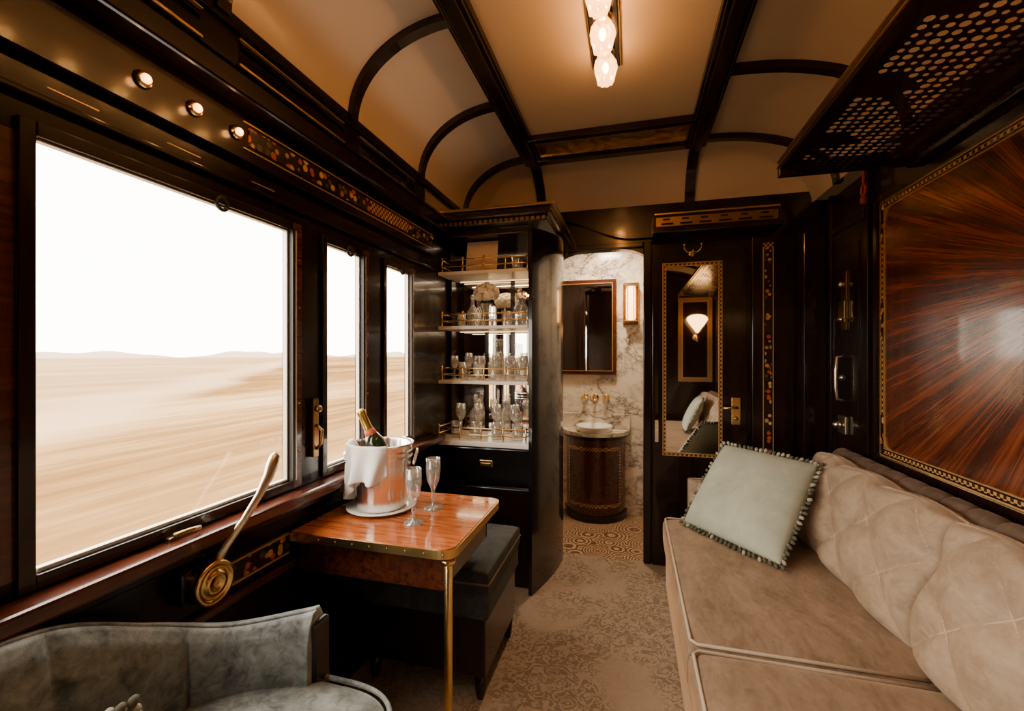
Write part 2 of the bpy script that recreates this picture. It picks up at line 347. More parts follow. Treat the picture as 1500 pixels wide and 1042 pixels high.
b.tube([(XR-.02,yh,1.36),(XR-.06,yh,1.35),(XR-.065,yh,1.28),(XR-.065,yh,1.18),(XR-.06,yh,1.12),(XR-.02,yh,1.11)],.009,STEEL)
b.box(XR-.04,XR-.02,yh-.045,yh+.045,.93,1.03,STEEL,.006); b.sph((XR-.06,yh,.98),.022,STEEL); b.sph((XR-.045,yh-.03,1.24),.016,STEEL)
b.done('door_2')
b=B(); P=[Vector((XR-.06,2.53,2.30)),Vector((XR-.06,2.53,2.22)),Vector((XR-.06,2.53,2.19))]; b.tube(P,.006,REDCORD)
b.tube([(XR-.06,2.53+.02*math.cos(k*pi/6),2.165+.025*math.sin(k*pi/6)) for k in range(12)],.006,REDCORD,6,True); b.lathe((XR-.06,2.53,2.10),[(.014,0),(.012,.03),(.005,.045)],REDCORD,12); b.box(XR-.08,XR,2.51,2.55,2.285,2.30,BRASSD,.003); b.done('bell_pull')
# back wall
b=B(); b.box(XL,XR,Y0-.08,Y0,0,2.7,W_DARK)
b.done('wall_back')
b=B(); b.box(.66,1.12,Y0,Y0+.02,.98,2.2,W_DARK)
for (x0,x1,z0,z1) in ((.66,.71,.98,2.2),(1.07,1.12,.98,2.2),(.71,1.07,.98,1.03),(.71,1.07,2.15,2.2)): b.box(x0,x1,Y0+.02,Y0+.03,z0,z1,KEY)
for (x0,x1,z0,z1) in ((.71,.722,1.03,2.15),(1.058,1.07,1.03,2.15),(.722,1.058,1.03,1.042),(.722,1.058,2.138,2.15)): b.box(x0,x1,Y0+.02,Y0+.034,z0,z1,GOLD)
b.done('framed_wall_panel')
b=B()
b.lathe((.9,Y0+.17,1.68),[(.012,0),(.05,.06),(.10,.13),(.135,.19),(.12,.23),(.07,.255),(.0,.265)],LAMP,32,rib=(12,.05)); b.cyl((.9,Y0+.03,1.62),(.9,Y0+.18,1.62),.01,BRASS); b.cyl((.9,Y0+.17,1.55),(.9,Y0+.17,1.685),.014,BRASS)
b.cyl((.9,Y0+.035,1.62),(.9,Y0+.045,1.62),.045,BRASS); b.done('wall_lamp')
# ceiling
def fs(x):
    if x<BXL: t=(BXL-x)/(BXL-CXL)
    elif x>BXR: t=(x-BXR)/(CXR-BXR)
    else: return 1.
    return math.sqrt(max(0,1-min(1,t)**2.2))
EY0,EY1=2.75,3.07
def fe(y): return 1. if y<EY0 else math.sqrt(max(0,1-min(1,(y-EY0)/(EY1-EY0))**2.2))
def zc(x,y): return ZS+(ZC-ZS)*min(fs(x),fe(y))
b=B()
def xsp(a):
    if a<.35: return BXL-(BXL-CXL)*math.cos(a/.35*pi/2)
    if a>.6: return BXR+(CXR-BXR)*math.sin((a-.6)/.4*pi/2)
    return BXL+(BXR-BXL)*(a-.35)/.25
def ysp(c):
    if c>.7: return EY0+(EY1-EY0)*math.sin((c-.7)/.3*pi/2)
    return Y0-.05+(EY0-Y0+.05)*c/.7
b.grid(lambda a,c:Vector((xsp(a),ysp(c),zc(xsp(a),ysp(c)))),100,60,CREAM)
b.box(XL-WT,CXL,Y0,EY1,ZS+.011,ZS+.04,CREAM); b.box(CXR,XR+.1,Y0,EY1,ZS+.011,ZS+.04,CREAM)
b.box(XL-.1,XR+.1,Y0,EY1+.1,ZC+.03,ZC+.08,CREAM); b.done('ceiling')
b=B()
def cove(side,y,n=16):
    x0,x1=(BXL,CXL) if side<0 else (BXR,CXR)
    return [Vector((x0+(x1-x0)*math.sin(q),y,zc(x0+(x1-x0)*math.sin(q),min(y,EY0))-.012)) for q in [i/n*pi/2 for i in range(n+1)]]
for y in (-.8,-.23,.35,.93,1.5,2.08,2.70):
    for sd in(-1,1): b.sweep(cove(sd,y),(0,1,0),.042,.035,W_DARK)
for x in (BXL,BXR):
    b.box(x-.055,x+.055,Y0,EY0+.02,ZC-.03,ZC+.01,W_DARKH); b.box(x-.028,x+.028,Y0,EY0,ZC-.05,ZC-.03,W_DARKH,.005)
    b.box(x-.045,x-.042,Y0,EY0,ZC-.034,ZC-.029,BRASSD)
    b.box(x+.042,x+.045,Y0,EY0,ZC-.034,ZC-.029,BRASSD)
    b.sweep([Vector((x,EY0+(EY1-EY0)*math.sin(q),zc(0,EY0+(EY1-EY0)*math.sin(q))-.012)) for q in [i/14*pi/2 for i in range(15)]],(1,0,0),.06,.035,W_DARK)
b.box(BXL,BXR,2.70,2.76,ZC-.04,ZC+.01,W_DARK,.004); b.box(BXL,BXR,2.44,2.48,ZC-.035,ZC+.01,W_DARK,.004)
b.done('trim_5')
m,nt,bb=newmat('amber_glass'); v=coords(nt,(6,6,6)); c=ramp(nt,noise(nt,v,1,3,2),[(.4,(.25,.12,.04)),(.6,(.70,.48,.24))]); nt.links.new(c,bb.inputs['Base Color']); setb(bb,rough=.15,metal=.7); AMB=m
b=B(); b.box(BXL+.06,BXR-.06,2.49,2.69,ZC-.02,ZC-.01,AMB)
for yy in (2.505,2.67): b.box(BXL+.06,BXR-.06,yy,yy+.008,ZC-.026,ZC-.018,BRASS)
b.done('ceiling_glass_panel')
# ------------------------------------------------------------ end wall
DX0,DX1,DZ=-.47,.075,2.07
b=B(); b.box(XL,DX0,Y1,Y1+.07,0,2.35,W_DARK); b.box(DX0,DX1,Y1,Y1+.07,DZ,2.35,W_DARK); b.box(DX1,XR,Y1,Y1+.07,0,2.35,W_DARK); b.done('wall_end')
b=B()
b.box(DX0-.05,DX0,Y1-.03,Y1+.08,0,DZ+.05,W_DARK,.006); b.box(DX1,DX1+.05,Y1-.03,Y1+.08,0,DZ+.05,W_DARK,.006); b.box(DX0,DX1,Y1-.03,Y1+.08,DZ,DZ+.05,W_DARK,.006)
def od(q): return 2.205+.075*math.cos(min(1,q*1.25)*pi)
vs=[];fs_=[]
for i in range(31):
    q=i/30; x=-.5+.65*q
    for (y,z) in ((Y1-.035,2.10),(Y1-.035,od(q)),(Y1-.001,od(q)),(Y1-.001,2.10)): vs.append(Vector((x,y,z)))
for i in range(30):
    for k in range(4): fs_.append((i*4+k,i*4+(k+1)%4,(i+1)*4+(k+1)%4,(i+1)*4+k))
fs_+=[(0,1,2,3),(123,122,121,120)]
b.raw(vs,fs_,W_DARK)
b.sweep([Vector((-.5+.65*i/30,Y1-.04,od(i/30))) for i in range(31)],(0,1,0),.05,.02,W_DARK)
def ah(q): return DZ-.045*(2*q-1)**4
vs=[];fs_=[]
for i in range(21):
    q=i/20; x=DX0+(DX1-DX0)*q; vs+=[Vector((x,Y1-.01,ah(q)-.001)),Vector((x,Y1-.01,DZ+.002)),Vector((x,Y1+.06,DZ+.002)),Vector((x,Y1+.06,ah(q)-.001))]
for i in range(20):
    for k in range(4): fs_.append((i*4+k,i*4+(k+1)%4,(i+1)*4+(k+1)%4,(i+1)*4+k))
b.raw(vs,fs_,W_DARK)
b.done('trim_9')
# mirror door
b=B(); yd=Y1-.03
b.box(.13,.69,yd,Y1-.001,0,2.06,W_DARK,.004)
mx0,mx1,mz0,mz1=.215,.525,.74,1.93
b.box(mx0,mx1,yd-.006,yd,mz0,mz1,MIRROR); b.box(.147,.168,yd-.004,yd,.80,1.62,MIRROR)
def framexz(b,x0,x1,z0,z1,w,y0,y1,mt):
    b.box(x0-w,x0,y0,y1,z0-w,z1+w,mt); b.box(x1,x1+w,y0,y1,z0-w,z1+w,mt); b.box(x0,x1,y0,y1,z0-w,z0,mt); b.box(x0,x1,y0,y1,z1,z1+w,mt)
framexz(b,mx0,mx1,mz0,mz1,.004,yd-.012,yd,GOLD); framexz(b,mx0-.004,mx1+.004,mz0-.004,mz1+.004,.014,yd-.009,yd,KEY); framexz(b,mx0-.018,mx1+.018,mz0-.018,mz1+.018,.004,yd-.012,yd,GOLD)
b.box(.60,.65,yd-.008,yd,.93,1.10,BRASS,.002); b.cyl((.625,yd-.005,1.04),(.625,yd-.05,1.04),.009,BRASS); b.tube([(.625,yd-.05,1.04),(.59,yd-.055,1.04),(.54,yd-.05,1.035)],.008,BRASS)
b.sph((.625,yd-.012,.97),.012,BRASSD)
b.done('door_1')
b=B(); yk=yd-.001; b.tube([(.37,yk-.005,1.99),(.37,yk-.05,1.985),(.37,yk-.07,2.01),(.37,yk-.065,2.03)],.006,BRASS)
for sx in(-1,1): b.tube([(.37,yk-.03,2.02),(.37+.03*sx,yk-.04,2.01),(.37+.05*sx,yk-.05,2.03),(.37+.05*sx,yk-.05,2.05)],.005,BRASS); b.sph((.37+.05*sx,yk-.05,2.055),.009,BRASS)
b.cyl((.37,yk,2.01),(.37,yk-.012,2.01),.022,BRASS); b.done('coat_hook')
b=B()
b.box(.72,.95,Y1-.02,Y1,0,2.1,W_DARK,.003); b.box(.79,.825,Y1-.024,Y1-.02,.6,2.02,FLOR)
for x in(.778,.832): b.box(x,x+.005,Y1-.027,Y1-.02,.6,2.02,GOLD)
b.box(.778,.837,Y1-.026,Y1-.02,2.02,2.05,KEY); b.box(1.0,1.12,Y1-.02,Y1,.2,2.1,W_DARK,.004); b.done('trim_6')
b=B()
b.box(.13,.85,Y1-.16,Y1,2.12,2.15,W_DARK,.006); b.box(.13,.85,Y1-.13,Y1,2.15,2.235,W_DARK); b.box(.15,.83,Y1-.136,Y1-.13,2.165,2.22,BRASSD); b.box(.14,.84,Y1-.145,Y1,2.235,2.245,BRASS)
for k in range(6):
    x=.18+k*.11; b.box(x,x+.07,Y1-.141,Y1-.135,2.172,2.182,BLACK); b.box(x+.01,x+.05,Y1-.141,Y1-.135,2.20,2.21,BLACK)
b.done('trim_7')
# ------------------------------------------------------------ bathroom
b=B(); b.box(-1.0,.6,3.92,4.0,0,2.35,MARBLE); b.done('wall_bathroom_back')
B().box(-1.0,-.92,3.12,3.92,0,2.35,MARBLE).done('wall_bathroom_left')
B().box(.42,.5,3.12,3.92,0,2.35,MARBLE).done('wall_bathroom_right')
B().box(-1.0,.6,3.061,4.0,-.05,.0,MOSAIC).done('floor_bathroom')
B().box(-1.0,.6,3.12,4.0,2.35,2.4,CREAM).done('ceiling_bathroom')
b=B()
cx,cy=-.30,3.915
def half(b,r,rf,z0,z1,mt,seg=32):
    vs=[];n=seg+1
    for z in(z0,z1):
        for i in range(n):
            a=pi+pi*i/seg; vs.append(Vector((cx+r*math.cos(a),cy+rf*math.sin(a),z)))
    fs=[(i,i+1,n+i+1,n+i) for i in range(seg)]+[tuple(range(n))[::-1],tuple(n+i for i in range(n)),(0,n,2*n-1,n-1)]
    b.raw(vs,fs,mt)
half(b,.25,.27,.03,.70,W_RED); half(b,.265,.285,0,.06,W_DARK); half(b,.265,.285,.67,.70,W_DARK); half(b,.285,.305,.70,.73,MARBLE)
for (a0,a1,z0,z1) in ((1.18,1.82,.58,.61),(1.18,1.82,.12,.15),(1.18,1.21,.12,.61),(1.79,1.82,.12,.61)):
    def fn(u,v,a0=a0,a1=a1,z0=z0,z1=z1):
        a=pi*(a0+(a1-a0)*u); return Vector((cx+.253*math.cos(a),cy+.273*math.sin(a),z0+(z1-z0)*v))
    b.grid(fn,16,2,KEY)
b.lathe((cx,cy-.16,.731),[(.0,.003),(.09,.01),(.135,.045),(.148,.05),(.15,.04),(.14,.0)],PORC,36)
b.box(cx-.29,cx+.29,cy-.02,cy,.73,.86,MARBLE,.004)
b.done('bathroom_vanity')
b=B()
for dx in(-.09,0,.09):
    b.cyl((cx+.0+dx,3.918,1.0),(cx+dx,3.905,1.0),.028,BRASS); b.cyl((cx+dx,3.905,1.0),(cx+dx,3.86,1.0),.010,BRASS)
    if dx: 
        for t in range(3): a=t*pi/3; b.cyl((cx+dx-.03*math.cos(a),3.86,1-.03*math.sin(a)),(cx+dx+.03*math.cos(a),3.86,1+.03*math.sin(a)),.006,BRASS)
b.tube([(cx,3.87,1.0),(cx,3.83,1.0),(cx,3.80,.98),(cx,3.79,.95)],.010,BRASS); b.done('wall_faucet')
b=B(); x0,x1,z0,z1=-.62,-.16,1.23,1.98
b.box(x0,x1,3.895,3.915,z0,z1,MIRROR); framexz(b,x0,x1,z0,z1,.035,3.885,3.919,W_RED); framexz(b,x0,x1,z0,z1,.006,3.88,3.9,GOLD); b.done('bathroom_mirror')
b=B(); b.box(-.070,.060,3.905,3.919,1.62,1.98,BRASS,.003); b.lathe((-.005,3.87,1.66),[(.030,0),(.038,.02),(.038,.26),(.030,.28)],SCON,16)
for z in(1.64,1.94): b.box(-.06,.05,3.825,3.906,z,z+.014,BRASS,.002)
for x in(-.054,.044,-.03,.02): b.box(x-.003,x+.003,3.826,3.832,1.65,1.945,BRASS)
b.done('wall_sconce')
b=B(); b.lathe((-.2,3.5,2.33),[(.1,0),(.11,.01),(.11,.02)],emis('bath_lamp_glass',(1,.75,.5),20),24); b.done('bathroom_ceiling_lamp')
L=bpy.data.lights.new('bathroom_lamp_bulb','AREA'); L.shape='DISK'; L.size=.2; L.energy=20; L.color=(1,.78,.55); lo=bpy.data.objects.new('bathroom_lamp_bulb',L); lo.location=(-.2,3.5,2.31); bpy.context.collection.objects.link(lo)
# ------------------------------------------------------------ bar cabinet
CY=2.5; b=B(); cx0,cx1=XL+.005,-.555
b.box(cx0,cx1,CY+.02,Y1-.002,0,.82,BLACK,.004); b.box(cx0,cx1+.0,CY,CY+.03,.60,.81,BLACK,.006)
b.box(cx0,cx1,CY+.0,CY+.03,.10,.58,W_DARK,.006)
b.box(cx0,cx1+.02,CY-.02,Y1-.002,.82,.85,WHITE,.004)
b.box(-.87,-.79,CY-.008,CY,.70,.74,BRASS,.002); b.box(-.86,-.80,CY-.014,CY-.006,.71,.725,BRASSD,.002)
b.box(cx1-.03,cx1,CY+.06,Y1-.002,.85,2.12,W_RED,.003); b.box(cx0,cx0+.02,CY+.2,Y1-.002,.85,2.12,W_DARK,.003)
b.box(cx0+.02,cx1-.03,CY+.35,CY+.36,.85,2.1,W_DARK)
for k in range(3): b.box(cx0+.05+k*.18,cx0+.20+k*.18,CY+.342,CY+.35,.86,1.86,MIRROR)
b.box(cx0,cx1,CY,Y1-.002,2.075,2.12,W_DARK,.004)
pts=[Vector((cx1+.012+.10*math.sin(q),CY-.05+(.52)*q/(pi/2),0)) for q in [i/12*pi/2 for i in range(13)]]
vs=[];fs=[]
for p in pts: vs+=[Vector((p.x,p.y,0)),Vector((p.x,p.y,2.14)),Vector((p.x-.02,p.y,0)),Vector((p.x-.02,p.y,2.14))]
for i in range(12):
    o=i*4; fs+=[(o,o+1,o+5,o+4),(o+2,o+6,o+7,o+3),(o+1,o+3,o+7,o+5)]
fs+=[(0,2,3,1),(48,49,51,50)]
b.raw(vs,fs,BLACK)
b.box(cx0,cx1+.10,CY-.06,Y1-.002,2.12,2.15,W_DARK,.006); b.box(cx0,cx1+.13,CY-.09,Y1-.002,2.15,2.19,W_DARK,.008); b.box(cx0,cx1+.15,CY-.11,Y1-.002,2.19,2.205,BRASSD,.003)
for k in range(22): b.box(cx0+.02+k*.031,cx0+.038+k*.031,CY-.063,CY-.058,2.126,2.145,BRASSD)
zs=[.85,1.196,1.53,1.865]
for z in zs[1:]:
    b.box(cx0+.0,cx1-.03,CY+.03,CY+.33,z-.010,z+.010,WHITE,.003); b.box(cx0+.04,cx1-.05,CY+.30,CY+.31,z-.015,z-.010,STRIP)
for z in zs:
    zz=z+(.010 if z>.9 else 0); ya=CY+.045 if z>.9 else CY+.0; xa,xb=cx0+.02,cx1-.035
    for h in(.035,.075): b.cyl((xa,ya,zz+h),(xb,ya,zz+h),.004,BRASS,seg=8); b.cyl((xa,ya,zz+h),(xa,ya+.2,zz+h),.004,BRASS,seg=8); b.cyl((xb,ya,zz+h),(xb,ya+.2,zz+h),.004,BRASS,seg=8)
    for k in range(5): x=xa+(xb-xa)*k/4; b.cyl((x,ya,zz-.002),(x,ya,zz+.082),.005,BRASS,seg=8); b.sph((x,ya,zz+.084),.008,BRASS,8)
b.done('bar_cabinet')
for z in zs[1:]+[2.085]:
    L=bpy.data.lights.new('bar_fill_light','AREA'); L.shape='RECTANGLE'; L.size=.45; L.size_y=.02; L.energy=.6 if z<2 else .25; L.color=(1,.74,.46)  # area lights added to brighten the bar; topmost has no fitting
    lo=bpy.data.objects.new('bar_fill_light',L); lo.location=(-.87,CY+.20,z-.020); bpy.context.collection.objects.link(lo)
# glassware
def tumbler(b,x,y,z,h=.09,r=.033): b.lathe((x,y,z),[(r*.85,0),(r*.9,.004),(r,h),(r*.93,h),(r*.8,.014),(0,.012)],GLASS,20,rib=(10,.02))
def wine(b,x,y,z,h=.17,r=.03,mt=None): b.lathe((x,y,z),[(r*1.05,0),(r,.004),(.006,.012),(.004,h*.45),(r*.6,h*.52),(r,h*.68),(r*.85,h),(r*.80,h),(r*.94,h*.69),(r*.5,h*.54),(0,h*.51)],GLASS,20)
b=B(); ysf=CY+.14
z=1.207
for k in range(6): wine(b,-1.09+k*.09,ysf+.02*(k%2),z,.15+.02*(k%2),.027)
for k in range(5): tumbler(b,-1.06+k*.10,ysf+.07,z,.11,.03)
z=1.541
for k in (0,1,3,4): tumbler(b,-1.07+k*.105,ysf+.07,z,.095,.03)
z=1.876
for k in range(2): tumbler(b,-.68,ysf-.02+.07*k,z,.08,.028)
z=.851
for k in range(4): tumbler(b,-1.05+k*.13,CY+.08,z,.10,.036)
for k in range(4): wine(b,-1.06+k*.12,CY+.17,z,.2,.034)
b.done('bar_glassware')
def decanter(name,x,y,z,h,r):
    b=B(); b.lathe((x,y,z),[(r,0),(r*1.02,.01),(r,h*.45),(r*.35,h*.62),(r*.3,h*.78),(r*.45,h*.8),(r*.4,h*.8),(0,h*.79)],GLASS,20,rib=(8,.03)); b.sph((x,y,z+h*.8+r*.38),(r*.42,r*.42,r*.45),GLASS,10); b.done(name)
for n,(x,z,h,r) in enumerate([(-1.0,.851,.27,.045),(-.86,1.207,.29,.043),(-.70,1.541,.27,.042),(-.80,.851,.27,.04),(-1.02,1.541,.24,.04),(-.72,1.207,.25,.04)]): decanter('crystal_decanter',x,CY+.285,z,h,r)
b=B(); vx,vy,vz=-.87,CY+.12,1.541; b.lathe((vx,vy,vz),[(.03,0),(.035,.01),(.028,.08),(.04,.14),(.036,.14),(.02,.07),(0,.06)],GLASS,16)
for k in range(150):
    a=random.random()*2*pi; t=math.acos(1-1.6*random.random()); r=.078
    n=Vector((math.sin(t)*math.cos(a),math.sin(t)*math.sin(a)*.8,math.cos(t)*.75)); b.sph(Vector((vx,vy,vz+.205))+n*r,(.016,.016,.006),PETAL,8,n.to_track_quat('Z','Y').to_matrix())
for k in range(5): a=k*1.26; b.tube([(vx,vy,vz+.03),(vx+.02*math.cos(a),vy+.02*math.sin(a),vz+.14),(vx+.04*math.cos(a),vy+.03*math.sin(a),vz+.19)],.003,LEAF,6)
b.sph((vx,vy,vz+.20),(.062,.050,.042),PETAL,12); b.done('flower_vase')
b=B(); R=Matrix.Rotation(-.16,3,'X'); b.box(-.99,-.79,CY+.09,CY+.094,1.877,2.066,PAPER,.001,R); b.box(-.985,-.795,CY+.0875,CY+.0895,1.96,1.963,BRASSD,0,R); b.done('greeting_card')
# ------------------------------------------------------------ table
b=B()
def roundrect(x0,x1,y0,y1,rad,only_right=True,n=8):
    P=[(x0,y0)]
    for i in range(n+1): a=-pi/2+pi/2*i/n; P.append((x1-rad+rad*math.cos(a),y0+rad+rad*math.sin(a)))
    for i in range(n+1): a=pi/2*i/n; P.append((x1-rad+rad*math.cos(a),y1-rad+rad*math.sin(a)))
    P.append((x0,y1)); return P
def slab(b,P,z0,z1,mt):
    n=len(P); vs=[Vector((x,y,z0)) for x,y in P]+[Vector((x,y,z1)) for x,y in P]
    b.raw(vs,[tuple(range(n))[::-1],tuple(range(n,2*n))]+[(i,(i+1)%n,n+(i+1)%n,n+i) for i in range(n)],mt)
TX0,TX1,TY0,TY1=XL+.022,-.535,1.28,1.82
slab(b,roundrect(TX0,TX1,TY0,TY1,.05),.720,.748,BRASS); slab(b,roundrect(TX0,TX1-.006,TY0+.006,TY1-.006,.045),.7475,.7505,W_TABLE)
slab(b,roundrect(TX0,TX1-.03,TY0+.03,TY1-.03,.03),.712,.721,W_RED)
b.box(TX0,TX1-.05,TY0+.04,TY0+.06,.60,.713,W_RED,.004); b.box(TX0,TX1-.05,TY1-.07,TY1-.05,.60,.713,W_RED,.004); b.box(TX1-.07,TX1-.05,TY0+.06,TY1-.05,.60,.713,W_RED,.004)
for k in range(9):
    b.sph((TX0+.05+k*.065,TY0-.0005,.735),.0035,BRASSD,6)
b.cyl((-.565,TY0+.035,0),(-.565,TY0+.035,.715),.014,BRASS); b.cyl((-.565,TY0+.035,0),(-.565,TY0+.035,.015),.035,BRASS); b.cyl((-.565,TY0+.035,.695),(-.565,TY0+.035,.713),.025,BRASS)
b.done('dining_table')
b=B()
b.pillow((-1.10,1.62,.475),(-.53,1.62,.475),(-.53,2.12,.475),(-1.10,2.12,.475),.05,VSTOOL,12,30,30,pipe=PIPING,piper=.005)
b.box(-1.095,-.535,1.625,2.115,.33,.47,VSTOOL,.012)
b.box(-1.08,-.55,1.64,2.10,.10,.34,W_DARK,.006)
for x in(-1.05,-.58):
    for y in(1.67,2.07): b.lathe((x,y,0),[(.014,0),(.02,.02),(.028,.12)],W_DARK,12)
b.done('upholstered_stool')
bx,by=-.965,1.58; zt=.7506
b=B(); b.lathe((bx,by,zt),[(.09,0),(.10,.003),(.135,.012),(.136,.016),(.10,.008),(0,.007)],PORC,40); b.done('serving_plate')
b=B(); zb=zt+.0085
b.lathe((bx,by,zb),[(.09,0),(.096,.006),(.099,.02),(.112,.16),(.118,.235),(.124,.245),(.127,.252),(.122,.255),(.114,.245),(.108,.16),(.09,.03),(0,.025)],SILVER,72,rib=(24,.012))
for z in(.2,.222): b.tube([(bx+(.1155+.0025)*math.cos(k*pi/16),by+.118*math.sin(k*pi/16),zb+z) for k in range(32)],.003,SILVER,6,True)
for s in(-1,1):
    a=.5 if s>0 else .5+pi; c=Vector((bx+.12*math.cos(a),by+.12*math.sin(a),zb+.19)); t=Vector((-math.sin(a),math.cos(a),0)); n=Vector((math.cos(a),math.sin(a),0))
    b.tube([c+t*.03*math.cos(k*pi/8)+n*(.012+.008*math.sin(k*pi/8))+Vector((0,0,.03*math.sin(k*pi/8))) for k in range(16)],.004,SILVER,6,True)
b.done('ice_bucket')
b=B()
def nap(u,v):
    a=pi*(1.0+.72*u); q=0
    if v<.18:
        q=v/.18; r=.100+.034*math.sin(q*pi/2); z=.23+.032*math.sin(q*pi*.75); q=.3
    else:
        q=(v-.18)/.82; r=.134-.006*q; z=.253-q*(.225-.13*u+.02*math.sin(u*9))
    r+=(.004+.010*q)*math.sin(u*22+3*v)*(.3+v)
    return Vector((bx+r*math.cos(a),by+r*math.sin(a),zb+z))
b.grid(nap,60,30,LINEN); o=b.done('linen_napkin'); md=o.modifiers.new('s','SOLIDIFY'); md.thickness=.003
d=Vector((-.42,-.14,1)).normalized(); Mq=d.to_track_quat('Z','Y').to_matrix(); base=Vector((bx+.045,by+.02,zb+.075))
b=B(); b.lathe(base,[(.03,0),(.041,.01),(.041,.17),(.036,.20),(.022,.235)],GREENB,24,Mq); b.lathe(base,[(.0225,.232),(.017,.26),(.0155,.31),(.018,.318),(.018,.33),(.013,.338),(0,.34)],FOIL,24,Mq)
b.lathe(base,[(.0415,.07),(.0418,.08),(.0418,.15),(.0415,.155)],LABEL,24,Mq); b.lathe(base,[(.026,.222),(.0235,.235),(.019,.252)],LABEL,24,Mq)
b.done('champagne_bottle')
def flute(x,y):
    b=B()
    b.lathe((x,y,zt),[(.034,0),(.034,.003),(.008,.010),(.005,.03),(.009,.045),(.005,.06),(.012,.085),(.024,.11),(.029,.15),(.027,.20),(.0255,.20),(.027,.15),(.022,.113),(.009,.092),(0,.09)],GLASS,28,rib=(14,.015))
    b.lathe((x,y,zt),[(.036,.0),(.036,.0035),(.0345,.0035)],GLASS,28); b.done('champagne_glass')
flute(-.765,1.465); flute(-.765,1.63)
# ------------------------------------------------------------ window crank lever
b=B(); Mx=Matrix.Rotation(pi/2,3,'Y')
b.lathe((XL+.02,.955,.742),[(.055,0),(.058,.006),(.050,.02),(.055,.03),(.060,.045),(.057,.052),(.048,.053),(.045,.048),(.033,.048),(.031,.055),(.020,.057),(.016,.051),(0,.054)],BRASS,44,Mx)
b.box(XL,XL+.03,.89,1.02,.70,.79,W_DARK,.008)
P=[Vector((XL+.05,.965,.78)),Vector((XL+.065,.99,.83)),Vector((XL+.085,1.03,.885)),Vector((XL+.09,1.08,.945)),Vector((XL+.085,1.12,.99)),Vector((XL+.08,1.14,1.02)),Vector((XL+.08,1.152,1.045)),Vector((XL+.08,1.156,1.055))]
b.tube(P,[.017,.014,.011,.011,.016,.019,.016,.005],STEEL,12,flat=.7)
b.done('window_crank_handle')
b=B(); b.box(XL+.012,XL+.03,.86,.94,.88,.895,BRASSD,.003); b.tube([(XL+.03,.87,.90),(XL+.05,.9,.905),(XL+.045,.93,.90)],.006,BRASSD); b.done('window_latch')
b=B(); b.box(XL,XL+.02,1.40,1.43,.98,1.2,BRASSD,.004); b.sph((XL+.03,1.415,1.16),.014,BRASSD); b.tube([(XL+.02,1.415,1.1),(XL+.045,1.415,1.08),(XL+.04,1.415,1.03),(XL+.02,1.415,1.01)],.006,BRASSD); b.done('window_catch')
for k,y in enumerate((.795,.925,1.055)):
    b=B(); b.lathe((XL+.031,y,2.02),[(.020,0),(.021,.003),(.017,.010),(.014,.012)],BRASS,20,Mx); b.sph((XL+.042,y,2.02),(.012,.012,.012),SPOT,12); b.done('bulb_reflection')  # glowing studs stand in for bulb reflections in the lacquer
    L=bpy.data.lights.new('bulb_reflection_light','POINT'); L.energy=.18; L.color=(1,.42,.12); L.shadow_soft_size=.01; lo=bpy.data.objects.new('bulb_reflection_light',L); lo.location=(XL+.066,y,2.02); bpy.context.collection.objects.link(lo)  # point light added to spread the reflected-bulb glow
# ------------------------------------------------------------ ceiling light
b=B(); lx=-.10
b.box(lx-.055,lx+.055,.6,1.93,ZC-.018,ZC-.001,BLACK,.005); b.box(lx-.062,lx+.062,.59,1.94,ZC-.008,ZC-.001,BRASS,.003)
for y in (.67,.86,1.05,1.24,1.43,1.62,1.81):
    b.lathe((lx,y,ZC-.045),[(.02,0),(.034,.01),(.036,.02),(.03,.028)],BRASS,24)
    b.lathe((lx,y,ZC-.15),[(.020,.004),(.030,.0),(.036,.03),(.043,.055),(.038,.085),(.024,.108)],TULIP,54,rib=(9,.10))
    b.sph((lx,y,ZC-.09),(.013,.013,.022),BULB,12)
    L=bpy.data.lights.new('tulip_bulb','POINT'); L.energy=5.5; L.color=(1,.58,.24); L.shadow_soft_size=.022; lo=bpy.data.objects.new('tulip_bulb',L); lo.location=(lx,y,ZC-.092); bpy.context.collection.objects.link(lo)
b.done('ceiling_light')
# ------------------------------------------------------------ luggage rack
b=B(); rx0,rx1,ry0,ry1,rz=.625,XR-.002,-.6,2.2,2.17
cs=.030; nx=int((rx1-rx0-.06)/cs); ny=int((ry1-ry0-.04)/cs)
def rzx(x): return rz+.03-.05*(x-rx0)/(rx1-rx0)
for i in range(nx):
    for j in range(ny):
        x0=rx0+.04+i*cs; y0=ry0+.02+j*cs; cxx,cyy=x0+cs/2,y0+cs/2
        ph=(cyy%.36)/.36; pv=(i+.5)/nx
        solid=(abs(ph-.5)<.06+.12*math.sin(pv*pi*3)) or i in(0,)
        sq=[(x0,y0),(cxx,y0),(x0+cs,y0),(x0+cs,cyy),(x0+cs,y0+cs),(cxx,y0+cs),(x0,y0+cs),(x0,cyy)]
        if solid: b.raw([Vector((x,y,rzx(x))) for x,y in (sq[0],sq[2],sq[4],sq[6])],[(0,1,2,3)],W_DARK)
        else:
            hr=.0095+.0025*math.sin(i*1.7+j); inn=[(cxx+hr*math.cos(a),cyy+hr*math.sin(a)) for a in [(-3*pi/4)+k*pi/4 for k in range(8)]]
            vs=[Vector((x,y,rzx(x))) for x,y in sq+inn]; b.raw(vs,[(k,(k+1)%8,8+(k+1)%8,8+k) for k in range(8)],W_DARK)
